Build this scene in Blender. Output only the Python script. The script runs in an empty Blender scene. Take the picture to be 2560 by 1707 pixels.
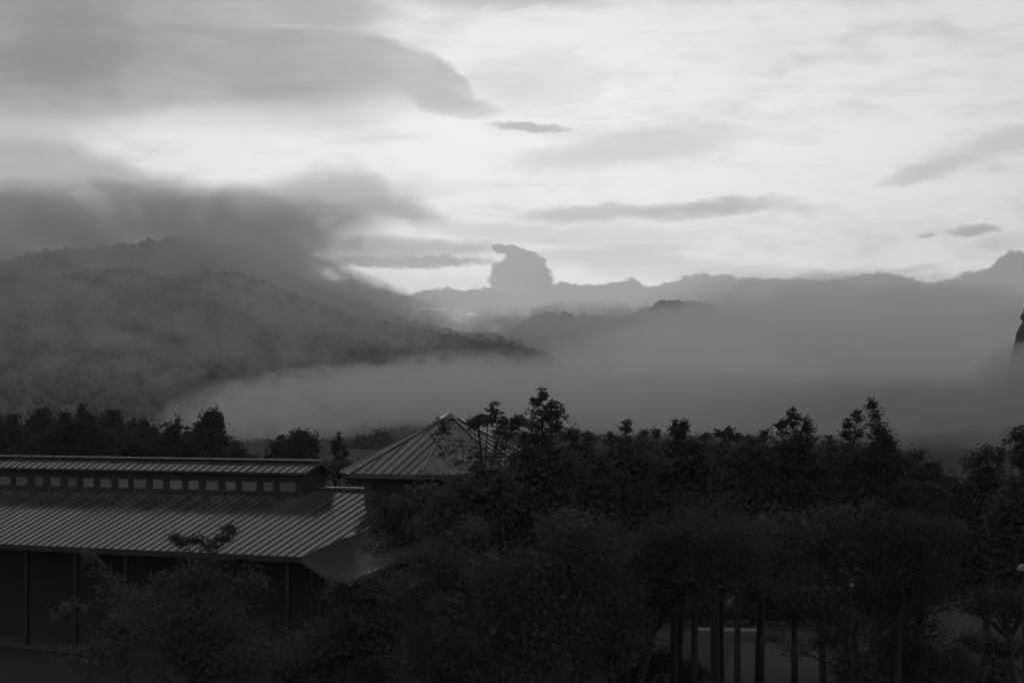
import bpy, math, random
import numpy as np
from mathutils import Vector

# ---------------------------------------------------------------- camera, sky, sun, exposure
S = bpy.context.scene
F = 6200.0                      # focal length in pixels of the 2560 px wide photograph
HZ = 1029.0                     # row of the horizon
H = 10.4                        # height of the eye above the ground
cam_d = bpy.data.cameras.new('camera'); cam = bpy.data.objects.new('camera', cam_d)
S.collection.objects.link(cam); S.camera = cam
cam_d.sensor_width = 36.0; cam_d.lens = 36.0 * F / 2560.0
cam.location = (0, 0, H)
cam.rotation_euler = (math.radians(90) + math.atan((HZ - 853.5) / F), 0, 0)
cam_d.clip_start = 0.5; cam_d.clip_end = 30000

S.view_settings.view_transform = 'Standard'; S.view_settings.look = 'None'
S.view_settings.exposure = 0.0; S.view_settings.gamma = 1.0
S.view_settings.use_curve_mapping = False
cy = S.cycles
cy.max_bounces = 6; cy.diffuse_bounces = 3; cy.glossy_bounces = 2; cy.transmission_bounces = 3
cy.volume_bounces = 4; cy.transparent_max_bounces = 6
cy.volume_step_rate = 1.0; cy.volume_max_steps = 256
cy.use_denoising = True
S.render.film_transparent = False

SUN_EL, SUN_AZ = math.radians(6), math.radians(0)

# --- tiny expression helper: builds math nodes
class Ex:
    def __init__(s, nt, sock): s.nt, s.sock = nt, sock
    def _op(s, op, *o, clamp=False):
        n = s.nt.nodes.new('ShaderNodeMath'); n.operation = op; n.use_clamp = clamp
        for i, a in enumerate((s,) + o):
            if isinstance(a, Ex): s.nt.links.new(a.sock, n.inputs[i])
            else: n.inputs[i].default_value = float(a)
        return Ex(s.nt, n.outputs[0])
    def __add__(s, o): return s._op('ADD', o)
    def __radd__(s, o): return s._op('ADD', o)
    def __sub__(s, o): return s._op('SUBTRACT', o)
    def __rsub__(s, o): return (s * -1.0) + o
    def __mul__(s, o): return s._op('MULTIPLY', o)
    def __rmul__(s, o): return s._op('MULTIPLY', o)
    def __truediv__(s, o): return s._op('DIVIDE', o)
    def pow(s, o): return s._op('POWER', o)
    def clamp(s): return s._op('ADD', 0.0, clamp=True)
    def smooth(s, a, b):
        n = s.nt.nodes.new('ShaderNodeMapRange'); n.interpolation_type = 'SMOOTHSTEP'
        s.nt.links.new(s.sock, n.inputs[0])
        n.inputs[1].default_value = a; n.inputs[2].default_value = b
        return Ex(s.nt, n.outputs[0])
    def curve(s, pts, x0, x1, y0, y1):
        n = s.nt.nodes.new('ShaderNodeFloatCurve')
        t = (s - x0) / (x1 - x0)
        s.nt.links.new(t.sock, n.inputs['Value'])
        c = n.mapping.curves[0]
        P = [((p[0] - x0) / (x1 - x0), (p[1] - y0) / (y1 - y0)) for p in pts]
        c.points[0].location = P[0]; c.points[1].location = P[-1]
        for p in P[1:-1]: c.points.new(*p)
        n.mapping.update()
        return Ex(s.nt, n.outputs[0]) * (y1 - y0) + y0

def noise(nt, vec, scale, detail=4, rough=.5, w=None, dist=0.0):
    n = nt.nodes.new('ShaderNodeTexNoise'); nt.links.new(vec, n.inputs['Vector'])
    n.inputs['Scale'].default_value = scale; n.inputs['Detail'].default_value = detail
    n.inputs['Roughness'].default_value = rough; n.inputs['Distortion'].default_value = dist
    return Ex(nt, n.outputs['Fac'])
def combine(nt, *a):
    n = nt.nodes.new('ShaderNodeCombineXYZ')
    for i, v in enumerate(a):
        if isinstance(v, Ex): nt.links.new(v.sock, n.inputs[i])
        else: n.inputs[i].default_value = v
    return n.outputs[0]
def lerp(a, b, f): return f * (b - a) + a

def cx(px): return 1280 + F * math.atan((px - 1280) / F)
def cv(pts): return [(cx(p[0]), p[1]) for p in pts]

world = bpy.data.worlds.new('World'); S.world = world; world.use_nodes = True
nt = world.node_tree; nt.nodes.clear()
tc = nt.nodes.new('ShaderNodeTexCoord'); sp = nt.nodes.new('ShaderNodeSeparateXYZ')
nt.links.new(tc.outputs['Generated'], sp.inputs[0])
dx, dy, dz = (Ex(nt, sp.outputs[i]) for i in range(3))
PX = dx._op('ARCTAN2', dy) * F + 1280                      # azimuth, in photo columns
PY = HZ - dz._op('ARCSINE') * F                            # elevation, in photo rows
base_v = combine(nt, PX * 0.001, PY * 0.0022, 0.0)
big = noise(nt, base_v, 2.2, 3, .5)
fine = noise(nt, combine(nt, PX * 0.001, PY * 0.0018, 3.3), 9.0, 6, .62)
fine2 = noise(nt, combine(nt, PX * 0.001, PY * 0.0018, 7.7), 11.0, 6, .62)
wisp = noise(nt, combine(nt, PX * 0.001, PY * 0.0045, 1.7), 3.2, 6, .6, dist=.4)
WX = PX + (fine - .5) * 70 + (big - .5) * 90
WY = PY + (fine2 - .5) * 44 + (wisp - .5) * 40
bil = noise(nt, combine(nt, PX * 0.001, PY * 0.0012, 5.1), 30.0, 5, .6)
bil2 = noise(nt, combine(nt, PX * 0.001, PY * 0.0012, 9.1), 26.0, 5, .6)
SX = PX + (fine - .5) * 34 + (bil2 - .5) * 34
SY = PY + (fine2 - .5) * 24 + (bil - .5) * 32
feather = noise(nt, combine(nt, PX * 0.001, PY * 0.003, 12.5), 5.0, 5, .55, dist=.3)
TX = PX + (fine - .5) * 26 + (big - .5) * 30 + (bil2 - .5) * 30
TY = PY + (fine2 - .5) * 22 + (bil - .5) * 20
X0, X1, Y0, Y1 = -300.0, 2900.0, -300.0, 1100.0
# open sky: brightest band above the hills, slightly greyer to the upper right
ddx = (PX - 1250) / 1500.0; ddy = (PY - 500) / 620.0
V = 0.945 - (ddx * ddx + ddy * ddy).clamp() * 0.10
V = V - (wisp - .45).smooth(0.0, 0.35) * 0.075 - (feather - .5).smooth(-.05, .3) * .075
def layer(V, top, bot, val, st, sb, X=None, Y=None, amt=1.0):
    X = X or WX; Y = Y or WY
    m = 1.0
    if top is not None:
        m = (Y - X.curve(cv(top), X0, X1, Y0, Y1)).smooth(-st / 2, st / 2)
    if bot is not None:
        b = (X.curve(cv(bot), X0, X1, Y0, Y1) - Y).smooth(-sb / 2, sb / 2)
        m = b * m
    return lerp(V, val, m * amt)
def streak(V, x0, y0, x1, y1, w, val, amt=1.0, soft=.9, X=None, Y=None):
    X = X or WX; Y = Y or WY
    x0 = cx(x0); x1 = cx(x1)
    mx, my = (x0 + x1) / 2, (y0 + y1) / 2; L = math.hypot(x1 - x0, y1 - y0) / 2
    c, s_ = (x1 - x0) / (2 * L), (y1 - y0) / (2 * L)
    a = ((X - mx) * c + (Y - my) * s_) / L
    b = ((Y - my) * c - (X - mx) * s_) / w
    r = a * a + b * b
    if X is WX:
        r = r + (feather - .5) * 1.1
        return lerp(V, val, (1.0 - r).smooth(-.25, 1.15) * amt)
    return lerp(V, val, (1.0 - r).smooth(0.0, soft) * amt)
# high grey sheet over the upper left
vA = 0.650 - (PX * -1.0 + 700).smooth(0, 900) * 0.10 + (wisp - .5) * 0.18 + (feather - .5) * .10 + (PY - 200).smooth(0, 180) * .06
fadeA = (PX * -1.0 + 1060).smooth(0, 300)
V = layer(V, None, [(-300, 300), (0, 318), (200, 322), (400, 285), (600, 290), (800, 300), (1000, 290), (1200, 280), (2900, 280)], vA, 40, 150, amt=fadeA)
V = streak(V, 600, 22, 1000, 40, 46, .66, .9)
V = streak(V, 640, 68, 1020, 92, 12, .78, .7, X=SX, Y=SY)
V = layer(V, [(-300, -300), (450, -260), (640, 66), (760, 70), (880, 80), (960, 102), (1020, 124), (1100, 152), (1150, 192), (1200, 262), (1260, 300), (2900, 330)],
          [(-300, 240), (700, 225), (900, 245), (1040, 258), (1120, 252), (1170, 245), (1260, 240), (2900, 240)], 0.635 + (wisp - .5) * .14 + (feather - .5) * .16, 30, 90, TX, TY, (.72 + (feather - .5) * .9).clamp() * (PX - 500).smooth(0, 350))
V = streak(V, 1020, 235, 1240, 285, 34, .70, .8)
V = streak(V, 950, 8, 1560, 14, 24, .70, .8)
V = streak(V, 1110, 190, 1440, 230, 66, .80, .6)
V = streak(V, 330, 40, 0, 200, 130, .50, .7, soft=1.0)
V = streak(V, 480, 155, 760, 190, 60, .62, .5, soft=1.0)
# lone streaks
V = streak(V, 1190, 312, 1450, 328, 15, .715, .95, X=TX, Y=TY)
V = streak(V, 1230, 415, 1940, 330, 46, .78, .8)
V = streak(V, 1270, 552, 1660, 528, 24, .73, .8)
V = streak(V, 1560, 540, 1990, 506, 27, .69, .9)
V = streak(V, 1900, 500, 2060, 545, 22, .80, .7)
V = streak(V, 2180, 470, 2480, 402, 26, .74, .85)
V = streak(V, 2330, 415, 2760, 310, 46, .745, .8)
V = streak(V, 2345, 590, 2520, 575, 17, .66, 1., soft=1.1, X=TX, Y=TY)
V = streak(V, 2285, 601, 2350, 589, 9, .70, .9, soft=1.1, X=TX, Y=TY)
V = streak(V, 1300, 590, 1780, 600, 40, .83, .75)
V = streak(V, 1250, 640, 1900, 668, 26, .82, .8)
V = streak(V, 2230, 680, 2350, 668, 12, .78, .8)
V = streak(V, 1830, 180, 2060, 90, 60, .84, .5)
V = streak(V, 1280, 120, 1520, 250, 70, .86, .7)
V = streak(V, 1000, 560, 1500, 600, 26, .80, .7)
V = streak(V, 1350, 640, 1800, 620, 16, .80, .6)
V = streak(V, 1600, 690, 2050, 676, 20, .80, .7)
V = streak(V, 900, 505, 1120, 560, 22, .78, .7)
V = streak(V, 2000, 700, 2330, 672, 14, .80, .6)
# stratus over the saddle and the grey mass at the left
V = streak(V, 640, 628, 1330, 618, 30, .69, .9)
V = streak(V, 700, 655, 1300, 655, 20, .66, 1., X=SX, Y=SY)
vB = 0.69 - (PY - 430).smooth(0, 260) * 0.17 - (300 - PX).smooth(0, 450) * (PY - 450).smooth(0, 200) * .07 + (wisp - .5) * .14 + (fine - .5) * .08 + (feather - .5) * .10
V = layer(V, [(-300, 330), (0, 345), (110, 352), (220, 385), (330, 428), (430, 465), (520, 482), (620, 474), (720, 456), (800, 440), (880, 432), (930, 445), (985, 485), (1040, 512), (1090, 545), (1180, 640), (2900, 800)],
          [(-300, 1000), (650, 1000), (740, 760), (790, 640), (850, 585), (930, 556), (1010, 548), (1080, 545), (1180, 560), (2900, 600)], vB, 80, 70)
V = streak(V, 790, 570, 850, 560, 20, .80, .6)
# cumulus bank along the far horizon, with its tower
bank = [(-300, 740), (600, 715), (760, 700), (840, 703), (880, 702), (930, 712), (965, 724), (990, 741), (1020, 738), (1060, 728), (1100, 721), (1150, 727), (1205, 719), (1300, 712), (1384, 710), (1440, 712), (1500, 712), (1550, 704), (1580, 697), (1602, 714), (1640, 716), (1700, 695), (1760, 688), (1830, 692), (1950, 700), (2100, 701), (2180, 686), (2250, 692), (2330, 714), (2400, 692), (2480, 674), (2520, 640), (2600, 632), (2900, 600)]
vD = 0.60 + (PY - 760).smooth(0, 80) * 0.05 - (PX - 1900).smooth(0, 600) * 0.05 + (wisp - .5) * .04
V = layer(V, bank, None, vD, 10, 0, SX, SY)
vT = 0.615 + (fine - .5) * .10 + (650 - PY).smooth(0, 60) * .02
for a_ in ((1214, 700, 1388, 706, 40), (1222, 672, 1380, 678, 36), (1258, 648, 1366, 654, 32), (1262, 630, 1330, 636, 22), (1222, 620, 1300, 626, 11)):
    V = streak(V, *a_, vT, 1., soft=.38, X=SX, Y=SY)
V = streak(V, 1160, 786, 1190, 786, 5, .82, .9, X=SX, Y=SY)
V = streak(V, 1040, 772, 1120, 774, 4, .74, .9, X=SX, Y=SY)
V = streak(V, 900, 748, 970, 750, 6, .76, .8, X=SX, Y=SY)
V = streak(V, 1130, 818, 1560, 812, 9, .67, .7)
# the rest of the sky: the same broken overcast
away = ((dx._op('ARCTAN2', dy))._op('ABSOLUTE')).smooth(.21, .5)
above = (-250.0 - PY).smooth(0.0, 700.0)
n3 = noise(nt, tc.outputs['Generated'], 3.0, 5, .55)
rest = 0.62 - dz.smooth(.15, .9) * .07 + (n3 - .5) * .4
V = lerp(V, rest, (away + above).clamp())
L = V._op('MAXIMUM', .02).pow(2.2)
sky = nt.nodes.new('ShaderNodeTexSky'); sky.sky_type = 'NISHITA'; sky.sun_disc = False
sky.sun_elevation = SUN_EL; sky.sun_rotation = SUN_AZ; sky.air_density = 1.0; sky.dust_density = 2.0
bw = nt.nodes.new('ShaderNodeRGBToBW'); nt.links.new(sky.outputs[0], bw.inputs[0])
Ls = L * 1.14 + Ex(nt, bw.outputs[0]) * 0.05 * 0.03        # thin veil lets a little clear sky through
bg = nt.nodes.new('ShaderNodeBackground'); bg.inputs['Strength'].default_value = 1.0
nt.links.new(combine(nt, Ls, Ls, Ls), bg.inputs['Color'])
wo = nt.nodes.new('ShaderNodeOutputWorld'); nt.links.new(bg.outputs[0], wo.inputs[0])
world.cycles.sampling_method = 'MANUAL'; world.cycles.sample_map_resolution = 512

sd = bpy.data.lights.new('sun', 'SUN'); sd.energy = 0.2; sd.angle = math.radians(30); sd.color = (1, 1, 1)
sun = bpy.data.objects.new('sun', sd); S.collection.objects.link(sun)
sun.rotation_euler = Vector((0, -math.cos(SUN_EL), -math.sin(SUN_EL))).to_track_quat('-Z', 'Y').to_euler()

# ---------------------------------------------------------------- helpers
def W(px, py, Y): return Vector(((px - 1280) / F * Y, Y, H + (HZ - py) / F * Y))
def M(px, Y): return px / F * Y

def mat(name, col, rough=.8, metal=0.0, var=0.0, scale=1.0, spec=.5, bump=0.0, streaky=False):
    m = bpy.data.materials.new(name); m.use_nodes = True; t = m.node_tree; b = t.nodes['Principled BSDF']
    b.inputs['Roughness'].default_value = rough; b.inputs['Metallic'].default_value = metal
    b.inputs['Specular IOR Level'].default_value = spec
    b.inputs['Base Color'].default_value = (col, col, col, 1)
    if var:
        c = t.nodes.new('ShaderNodeTexCoord')
        v = c.outputs['Object']
        if streaky:
            mp = t.nodes.new('ShaderNodeMapping'); t.links.new(v, mp.inputs[0]); mp.inputs['Scale'].default_value = (1, 1, .15); v = mp.outputs[0]
        n = noise(t, v, scale, 5, .6); g = (n - .5) * (2 * var) + 1.0
        g = g * col
        t.links.new(combine(t, g, g, g), b.inputs['Base Color'])
        if bump:
            bn = t.nodes.new('ShaderNodeBump'); bn.inputs['Strength'].default_value = bump
            t.links.new(n.sock, bn.inputs['Height']); t.links.new(bn.outputs[0], b.inputs['Normal'])
    return m

def leaf_mat(name, col, spec=.3, rough=.5, trans=0.0):
    m = bpy.data.materials.new(name); m.use_nodes = True; t = m.node_tree; b = t.nodes['Principled BSDF']
    gi = t.nodes.new('ShaderNodeNewGeometry'); r = Ex(t, gi.outputs['Random Per Island'])
    g = (r * .5 + .75) * col
    t.links.new(combine(t, g, g, g), b.inputs['Base Color'])
    b.inputs['Roughness'].default_value = rough; b.inputs['Specular IOR Level'].default_value = spec
    if trans:
        tr = t.nodes.new('ShaderNodeBsdfTranslucent'); t.links.new(combine(t, g, g, g), tr.inputs[0])
        mx = t.nodes.new('ShaderNodeMixShader'); mx.inputs[0].default_value = trans
        t.links.new(b.outputs[0], mx.inputs[1]); t.links.new(tr.outputs[0], mx.inputs[2])
        t.links.new(mx.outputs[0], t.nodes['Material Output'].inputs[0])
    return m

def mesh(name, V_, F_, m, parent=None, smooth=False):
    me = bpy.data.meshes.new(name)
    me.from_pydata([tuple(v) for v in V_], [], F_); me.update()
    if m: me.materials.append(m)
    if smooth: me.polygons.foreach_set('use_smooth', [True] * len(me.polygons))
    o = bpy.data.objects.new(name, me); S.collection.objects.link(o)
    if parent: o.parent = parent; o.matrix_parent_inverse = Mi(parent)
    return o
def Mi(p):
    from mathutils import Matrix
    return Matrix.Identity(4)
def npmesh(name, V_, F_, m, parent=None, smooth=False):
    """fast quads / tris from numpy"""
    me = bpy.data.meshes.new(name); k = F_.shape[1]
    me.vertices.add(len(V_)); me.vertices.foreach_set('co', V_.astype(np.float32).ravel())
    me.loops.add(F_.size); me.loops.foreach_set('vertex_index', F_.astype(np.int32).ravel())
    me.polygons.add(len(F_)); me.polygons.foreach_set('loop_start', np.arange(0, F_.size, k, dtype=np.int32))
    me.polygons.foreach_set('loop_total', np.full(len(F_), k, dtype=np.int32))
    if smooth: me.polygons.foreach_set('use_smooth', np.ones(len(F_), dtype=bool))
    me.update(calc_edges=True); me.materials.append(m)
    o = bpy.data.objects.new(name, me); S.collection.objects.link(o)
    if parent: o.parent = parent
    return o
def empty(name, loc=(0, 0, 0)):
    o = bpy.data.objects.new(name, None); S.collection.objects.link(o); o.location = loc; return o
def tag(o, label=None, cat=None, group=None, kind=None):
    if label: o['label'] = label
    if cat: o['category'] = cat
    if group: o['group'] = group
    if kind: o['kind'] = kind
    return o
class MB:
    def __init__(s): s.V = []; s.F = []
    def quadbox(s, c8):
        b = len(s.V); s.V += [Vector(c) for c in c8]
        s.F += [tuple(b + i for i in f) for f in ((0, 3, 2, 1), (4, 5, 6, 7), (0, 1, 5, 4), (1, 2, 6, 5), (2, 3, 7, 6), (3, 0, 4, 7))]
    def prism(s, poly, off):
        """poly: list of Vector, extruded by off"""
        b = len(s.V); n = len(poly); off = Vector(off)
        s.V += [Vector(p) for p in poly] + [Vector(p) + off for p in poly]
        s.F.append(tuple(b + i for i in reversed(range(n)))); s.F.append(tuple(b + n + i for i in range(n)))
        for i in range(n):
            j = (i + 1) % n; s.F.append((b + i, b + j, b + n + j, b + n + i))
    def beam(s, a, b_, w, h, up=Vector((0, 0, 1))):
        a = Vector(a); b_ = Vector(b_); d = (b_ - a).normalized(); r = d.cross(up)
        if r.length < 1e-4: r = d.cross(Vector((1, 0, 0)))
        r.normalize(); u = r.cross(d)
        c = []
        for p in (a, b_):
            c += [p - r * w / 2 - u * h / 2, p + r * w / 2 - u * h / 2, p + r * w / 2 + u * h / 2, p - r * w / 2 + u * h / 2]
        s.quadbox(c)
    def tube(s, pts, rad, n=6):
        b0 = len(s.V); k = len(pts)
        for i, p in enumerate(pts):
            p = Vector(p); q = Vector(pts[min(i + 1, k - 1)]) - Vector(pts[max(i - 1, 0)])
            q.normalize(); r = q.cross(Vector((.13, 1, .07))).normalized(); u = r.cross(q)
            for j in range(n):
                a = 2 * math.pi * j / n
                s.V.append(p + (r * math.cos(a) + u * math.sin(a)) * rad[i])
        for i in range(k - 1):
            for j in range(n):
                a = b0 + i * n + j; b = b0 + i * n + (j + 1) % n
                s.F.append((a, b, b + n, a + n))
        s.F.append(tuple(b0 + j for j in reversed(range(n)))); s.F.append(tuple(b0 + (k - 1) * n + j for j in range(n)))
    def lathe(s, c, prof, n=16):
        b0 = len(s.V); c = Vector(c)
        for r, z in prof:
            for j in range(n):
                a = 2 * math.pi * j / n; s.V.append(c + Vector((r * math.cos(a), r * math.sin(a), z)))
        for i in range(len(prof) - 1):
            for j in range(n):
                a = b0 + i * n + j; b = b0 + i * n + (j + 1) % n
                s.F.append((a, b, b + n, a + n))
        s.F.append(tuple(b0 + j for j in reversed(range(n)))); s.F.append(tuple(b0 + (len(prof) - 1) * n + j for j in range(n)))
    def build(s, name, m, parent=None, smooth=False): return mesh(name, s.V, s.F, m, parent, smooth)

metal = mat('roof_metal', .055, .13, 0, .25, 1.3)
metal_seam = mat('seam_metal', .05, .16)
cap_metal = mat('cap_metal', .10, .16)
deck = mat('roof_deck', .05, .8)
wall_m = mat('dark_siding', .014, .8, 0, .25, 2.0)
def vary(m, lo, hi, rlo=None, rhi=None):
    t = m.node_tree; b = t.nodes['Principled BSDF']; oi = t.nodes.new('ShaderNodeObjectInfo'); r = Ex(t, oi.outputs['Random'])
    src = b.inputs['Base Color'].links[0].from_socket if b.inputs['Base Color'].links else None
    k = r * (hi - lo) + lo
    if src:
        bw_ = t.nodes.new('ShaderNodeRGBToBW'); t.links.new(src, bw_.inputs[0]); g = Ex(t, bw_.outputs[0]) * k
    else: g = k * b.inputs['Base Color'].default_value[0]
    t.links.new(combine(t, g, g, g), b.inputs['Base Color'])
    if rlo is not None: t.links.new(((r * 7.31)._op('FRACT') * (rhi - rlo) + rlo).sock, b.inputs['Roughness'])
frame_m = mat('window_frame', .02, .6)
pane_m = mat('window_glass', .16, .12, 0, spec=.8)  # grey base, varied per pane, stands in for differing sky reflections
vary(metal, .65, 1.35, .10, .20); vary(pane_m, .45, 1.15, .08, .3)
post_m = mat('timber_post', .009, .8, 0, .3, 3.0)
slab_m = mat('concrete_floor', .03, .9, 0, .2, .8)
bark_m = mat('bark', .022, .9, 0, .35, 6.0, bump=.4)
grass_m = mat('lawn', .026, 1, 0, .45, .6, spec=.05)
path_m = mat('asphalt_path', .038, 1, 0, .3, 1.5, spec=.08)
road_m = mat('wet_road', .035, 1, 0, .3, 1.5, spec=.08)
kerb_m = mat('kerb_stone', .28, .8, 0, .1, 2.0)
forest_m = mat('forest_floor', .04, .95, 0, .3, .02)

# ---------------------------------------------------------------- ground and hills
def sheet(name, pts, z, m):
    return tag(mesh(name, [(x, y, z) for x, y in pts], [tuple(range(len(pts)))], m), kind='structure')
sheet('ground', [(-3499, -199), (3499, -199), (3499, 4899), (-3499, 4899)], 0.0, grass_m)

def hill(name, Yr, prof, depth, seed, m):
    """ridge traced as (column, row) at distance Yr; slopes fall away in front and behind"""
    rs = np.random.RandomState(seed)
    px = np.arange(prof[0][0], prof[-1][0] + 1, 6.0)
    rows = np.interp(px, [p[0] for p in prof], [p[1] for p in prof])
    X = (px - 1280) / F * Yr; Z = H + (HZ - rows) / F * Yr
    ts = np.linspace(-1, 1, 61)
    f = np.zeros((len(ts), len(px)))
    xs = np.linspace(0, 1, len(px))
    for k, (fx, ft, a) in enumerate([(3, 2, .10), (7, 3, .07), (13, 5, .045), (29, 9, .02), (61, 19, .008)]):
        p1, p2 = rs.rand(2) * 6.28
        f += a * np.sin(fx * xs[None, :] * 3.1 + p1 + 2 * np.sin(ft * ts[:, None] + p2)) * np.cos(ft * ts[:, None] * 1.7 + p2)
    prof_t = np.cos(np.clip(np.abs(ts), 0, 1) * math.pi / 2)[:, None] ** 1.15
    Zg = np.maximum(Z[None, :], .5) * prof_t * (1 + f * (1 - prof_t) * 2.2) - 2.0
    Yg = Yr + ts[:, None] * depth + np.zeros_like(Zg); Xg = X[None, :] + np.zeros_like(Zg)
    V_ = np.stack([Xg, Yg, Zg], -1).reshape(-1, 3); n = len(px)
    i, j = np.meshgrid(np.arange(len(ts) - 1), np.arange(n - 1), indexing='ij'); a = (i * n + j).ravel()
    o = npmesh(name, V_, np.stack([a, a + 1, a + n + 1, a + n], 1), m, smooth=True)
    tag(o, kind='structure')
    return Xg, Yg, Zg

ico = None
def crowns(name, pos, rad, hgt, m, seed, label=None):
    """many small rounded crowns as one far-off wood"""
    rs = np.random.RandomState(seed); t = (1 + 5 ** .5) / 2
    v = np.array([(-1, t, 0), (1, t, 0), (-1, -t, 0), (1, -t, 0), (0, -1, t), (0, 1, t), (0, -1, -t), (0, 1, -t), (t, 0, -1), (t, 0, 1), (-t, 0, -1), (-t, 0, 1)]) / math.hypot(1, t)
    f = np.array([(0, 11, 5), (0, 5, 1), (0, 1, 7), (0, 7, 10), (0, 10, 11), (1, 5, 9), (5, 11, 4), (11, 10, 2), (10, 7, 6), (7, 1, 8), (3, 9, 4), (3, 4, 2), (3, 2, 6), (3, 6, 8), (3, 8, 9), (4, 9, 5), (2, 4, 11), (6, 2, 10), (8, 6, 7), (9, 8, 1)])
    N = len(pos)
    vv = v[None] * (1 + .35 * (rs.rand(N, 12, 1) - .5)) * np.stack([rad, rad, hgt], -1)[:, None, :]
    a = rs.rand(N) * 6.28; c, s_ = np.cos(a)[:, None], np.sin(a)[:, None]
    vv = np.stack([vv[..., 0] * c - vv[..., 1] * s_, vv[..., 0] * s_ + vv[..., 1] * c, vv[..., 2]], -1) + pos[:, None, :]
    ff = f[None] + (np.arange(N) * 12)[:, None, None]
    o = npmesh(name, vv.reshape(-1, 3), ff.reshape(-1, 3), m)
    return tag(o, label, None, None, 'stuff')
wood_m = leaf_mat('wood_foliage', .05, .1, .9)

def clothe(name, g, n, r, seed, label):
    Xg, Yg, Zg = g; rs = np.random.RandomState(seed); R, C = Xg.shape; mid = R // 2
    nr = n * 3 // 10
    i = np.concatenate([rs.rand(n - nr) * (mid + 1), mid + rs.randn(nr) * .8]); i = np.clip(i, 0, R - 1.01)
    j = rs.rand(n) * (C - 1.01)
    i0, j0 = i.astype(int), j.astype(int); a, b = i - i0, j - j0
    def bl(G): return (G[i0, j0] * (1 - a) * (1 - b) + G[i0 + 1, j0] * a * (1 - b) + G[i0, j0 + 1] * (1 - a) * b + G[i0 + 1, j0 + 1] * a * b)
    x, y, z = bl(Xg), bl(Yg), bl(Zg)
    rr = r * (.5 + rs.rand(n) ** 2 * .9); hh = rr * (.9 + .9 * rs.rand(n))
    keep = z > 2
    crowns(name, np.stack([x, y, z + hh * .5], -1)[keep], rr[keep], hh[keep], wood_m, seed, label)

g1 = hill('mountain', 3400, [(-500, 800), (-200, 720), (0, 690), (60, 672), (110, 655), (170, 645), (250, 642), (330, 634), (380, 628), (410, 620), (480, 618), (525, 624), (580, 640), (640, 652), (700, 690), (790, 735), (900, 775), (980, 808), (1060, 828), (1100, 838), (1160, 850), (1220, 850), (1300, 870), (1420, 930), (1700, 1000)], 900, 1, forest_m)
clothe('mountain_wood', g1, 12000, 4.5, 11, 'dense wood covering the big mountain under the mist at the left')
g2 = hill('spur', 2500, [(-500, 900), (-200, 860), (0, 790), (130, 730), (220, 700), (320, 690), (430, 720), (520, 705), (600, 702), (660, 722), (740, 760), (860, 800), (980, 830), (1080, 848), (1180, 868), (1240, 885), (1300, 905), (1345, 925), (1400, 950), (1500, 1000), (1600, 1020)], 700, 2, forest_m)
clothe('spur_wood', g2, 13000, 3.6, 12, 'darker wood on the spur running down to the saddle')
g3 = hill('far_hill', 4200, [(900, 960), (1050, 900), (1150, 862), (1210, 850), (1260, 846), (1300, 828), (1330, 806), (1370, 797), (1400, 797), (1430, 803), (1500, 806), (1570, 806), (1650, 840), (1800, 900), (2000, 960)], 600, 3, forest_m)
clothe('far_hill_wood', g3, 3500, 5.0, 13, 'wood on the low far hill in the middle of the saddle')
g4 = hill('misty_hill', 3900, [(1300, 930), (1420, 880), (1500, 850), (1560, 815), (1600, 792), (1650, 772), (1700, 768), (1760, 775), (1850, 800), (2000, 840), (2300, 820), (2700, 780)], 550, 4, forest_m)
clothe('misty_hill_wood', g4, 5000, 5.0, 14, 'wood on the hill right of the saddle, half lost in fog')
g5 = hill('side_hill', 1050, [(2543, 1045), (2549, 900), (2552, 840), (2560, 795), (2600, 730), (2800, 680), (3000, 640)], 55, 5, forest_m)
clothe('side_hill_wood', g5, 1500, 2.0, 15, 'dark wood on the slope at the right edge')

# ---------------------------------------------------------------- haze and fog
def vol_mat(name, col, dens, aniso=.0):
    m = bpy.data.materials.new(name); m.use_nodes = True; t = m.node_tree; t.nodes.clear()
    o = t.nodes.new('ShaderNodeOutputMaterial'); p = t.nodes.new('ShaderNodeVolumePrincipled')
    p.inputs['Color'].default_value = (col, col, col, 1); p.inputs['Density'].default_value = dens
    p.inputs['Anisotropy'].default_value = aniso
    t.links.new(p.outputs[0], o.inputs['Volume']); return m, t, p
hb = MB(); x0, x1, y0, y1, z0, z1 = -3501, 3501, -201, 4901, -3.0, 330
hb.quadbox([(x0, y0, z0), (x1, y0, z0), (x1, y1, z0), (x0, y1, z0), (x0, y0, z1), (x1, y0, z1), (x1, y1, z1), (x0, y1, z1)])
hm, _, _ = vol_mat('haze_air', .95, 0.00009)
tag(hb.build('haze', hm), kind='stuff')

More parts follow.
